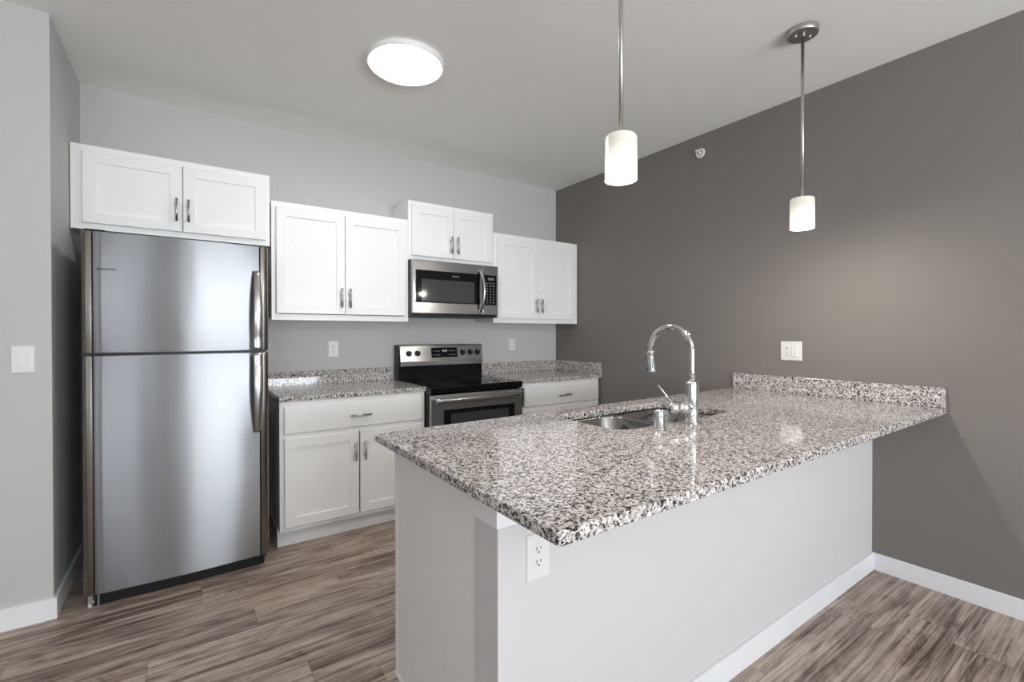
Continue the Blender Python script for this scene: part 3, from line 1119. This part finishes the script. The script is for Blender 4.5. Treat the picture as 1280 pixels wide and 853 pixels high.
PEND_W = 12.5
pendant('nearer white glass pendant light, hanging left of the one by the dark wall', 1.152, 1.045)
pendant('farther white glass pendant light hanging beside the dark taupe wall', 2.392, 1.036)

LX, LY = 0.945, 2.352
t = root('ceiling_light', 'round flat white lit ceiling light above the kitchen floor', 'ceiling light', (LX, LY, ZC))
bm = bmesh.new()
lathe(bm, [(0.196, -0.0005), (0.199, -0.003), (0.199, -0.022), (0.195, -0.027), (0.188, -0.028), (0.1875, -0.024), (0.187, -0.0005)], (LX, LY, ZC), n=64, cap0=False, cap1=False)
obj('rim', bm, M_RING, t, smooth_angle=40)
bm = bmesh.new()
lathe(bm, [(0.187, -0.020), (0.187, -0.029), (0.182, -0.033), (0.165, -0.0355), (0.0, -0.038)], (LX, LY, ZC), n=64)
obj('diffuser', bm, M_LED, t, smooth_angle=40)
d_ = bpy.data.lights.new('ceiling_lamp', 'AREA')
d_.shape = 'DISK'
d_.size = 0.34
d_.energy = 5.0
d_.color = (1.0, 0.975, 0.94)
o_ = bpy.data.objects.new('ceiling_lamp', d_)
o_.location = (0, 0, -0.044)
o_.parent = t
COL.objects.link(o_)


# ------------------------------------------------------------------ electrical plates, sprinkler
class Plane3:
    """a wall patch: origin, right, up, out"""
    def __init__(self, o, r, u):
        self.o, self.r, self.u = Vector(o), Vector(r), Vector(u)
        self.n = self.r.cross(self.u)

    def p(self, a, b, c):
        return self.o + self.r * a + self.u * b + self.n * c


def pbox(bm, P, a0, a1, b0, b1, c0, c1, bev=0.0):
    L = [(0, c0), (0, c1 - bev), (bev, c1)] if bev else [(0, c0), (0, c1)]
    t_ = bmesh.new()
    loft(t_, [[P.p(a0 + i, b0 + i, c), P.p(a1 - i, b0 + i, c), P.p(a1 - i, b1 - i, c), P.p(a0 + i, b1 - i, c)] for i, c in L], cap0=True, cap1=True)
    bmesh.ops.recalc_face_normals(t_, faces=t_.faces[:])
    join(bm, t_)


def receptacle(P, a, t):
    bm = bmesh.new()
    pbox(bm, P, a - 0.0168, a + 0.0168, -0.0335, 0.0335, 0.004, 0.0068, 0.0008)
    rc = obj('receptacle', bm, M_PLATE, t)
    for b in (0.017, -0.017):
        bm = bmesh.new()
        pbox(bm, P, a - 0.0078, a - 0.0052, b - 0.001, b + 0.0085, 0.0060, 0.0072)
        pbox(bm, P, a + 0.0052, a + 0.0076, b + 0.0005, b + 0.0080, 0.0060, 0.0072)
        lathe(bm, [(0.0028, 0.0), (0.0028, 0.0012)], P.p(a, b - 0.0065, 0.0060), tuple(P.n), n=12)
        obj('socket_slots', bm, M_SLOT, rc)


def screws(P, a, t, b=0.0485):
    for s in (-b, b):
        bm = bmesh.new()
        lathe(bm, [(0.0032, 0.0), (0.0028, 0.0010)], P.p(a, s, 0.0050), tuple(P.n), n=12)
        obj('screw', bm, M_PLATE, t)


def rocker(P, a, t, tilt=True):
    bm = bmesh.new()
    pbox(bm, P, a - 0.0168, a + 0.0168, -0.0335, 0.0335, 0.004, 0.0062, 0.0006)
    rk = obj('switch_frame', bm, M_PLATE, t)
    bm = bmesh.new()
    t_ = bmesh.new()
    lo, hi = (0.0125, 0.0066) if tilt else (0.0072, 0.0072)
    A = 0.0145
    loft(t_, [[P.p(a - A, -0.031, 0.006), P.p(a + A, -0.031, 0.006), P.p(a + A, 0.031, 0.006), P.p(a - A, 0.031, 0.006)],
              [P.p(a - A, -0.031, lo), P.p(a + A, -0.031, lo), P.p(a + A, 0.031, hi), P.p(a - A, 0.031, hi)]], cap0=True, cap1=True)
    bmesh.ops.recalc_face_normals(t_, faces=t_.faces[:])
    join(bm, t_)
    obj('rocker', bm, M_PLATE, rk)


def plate(name, label, cat, P, w, kinds, group=None, h=0.117):
    t = root(name, label, cat, P.o, group)
    bm = bmesh.new()
    pbox(bm, P, -w / 2, w / 2, -h / 2, h / 2, 0.0003, 0.0052, 0.0022)
    obj('plate', bm, M_PLATE, t)
    n_ = len(kinds)
    for i, k in enumerate(kinds):
        a = (i - (n_ - 1) / 2) * 0.046
        (receptacle if k == 'o' else rocker)(P, a, t)
        screws(P, a, t)
    return t


OG = 'white wall outlets'
plate('wall_outlet', 'small white outlet on back wall above left granite counter', 'outlet', Plane3((0.886, YB, 1.168), (1, 0, 0), (0, 0, 1)), 0.072, 'o', OG)
plate('wall_outlet', 'small white outlet on back wall right of the range', 'outlet', Plane3((2.506, YB, 1.178), (1, 0, 0), (0, 0, 1)), 0.072, 'o', OG)
plate('wall_outlet', 'white outlet on the front of the peninsula half wall', 'outlet', Plane3((0.7435, PY0, 0.705), (1, 0, 0), (0, 0, 1)), 0.073, 'o', OG, h=0.119)
t = plate('outlet_and_switch_plate', 'wide white outlet and switch plate on the dark taupe wall', 'outlet',
          Plane3((XW, 1.380, 1.173), (0, -1, 0), (0, 0, 1)), 0.122, 'os', None)
P = Plane3((XW, 1.380, 1.173), (0, -1, 0), (0, 0, 1))
plate('light_switch', 'white rocker light switch on the pale wall left of refrigerator', 'light switch', Plane3((-0.596, YN, 1.172), (1, 0, 0), (0, 0, 1)), 0.073, 's', None)

t = root('fire_sprinkler', 'small white sidewall fire sprinkler high on the dark taupe wall', 'sprinkler', (XW, 2.005, 2.588))
c = (XW - 0.0003, 2.005, 2.588)
bm = bmesh.new()
lathe(bm, [(0.036, 0.0), (0.036, 0.004), (0.031, 0.009), (0.022, 0.010), (0.020, 0.005), (0.0, 0.005)], c, (-1, 0, 0), n=36)
obj('escutcheon', bm, M_PLATE, t)
bm = bmesh.new()
lathe(bm, [(0.011, 0.004), (0.011, 0.016), (0.007, 0.018), (0.007, 0.024), (0.0, 0.024)], c, (-1, 0, 0), n=20)
for s in (-1, 1):
    tube(bm, [(c[0] - 0.016, c[1] + s * 0.009, c[2]), (c[0] - 0.032, c[1] + s * 0.009, c[2]), (c[0] - 0.042, c[1], c[2])], 0.0022, 8)
obj('frame', bm, M_PLATE, t)
bm = boxes((c[0] - 0.050, c[0] - 0.018, c[1] - 0.014, c[1] + 0.014, c[2] + 0.012, c[2] + 0.0145), (c[0] - 0.044, c[0] - 0.0415, c[1] - 0.012, c[1] + 0.012, c[2] - 0.006, c[2] + 0.0125))
obj('deflector', bm, M_PLATE, t)
bm = bmesh.new()
lathe(bm, [(0.0032, 0.024), (0.0032, 0.040)], c, (-1, 0, 0), n=12)
obj('bulb', bm, M_SLOT, t)
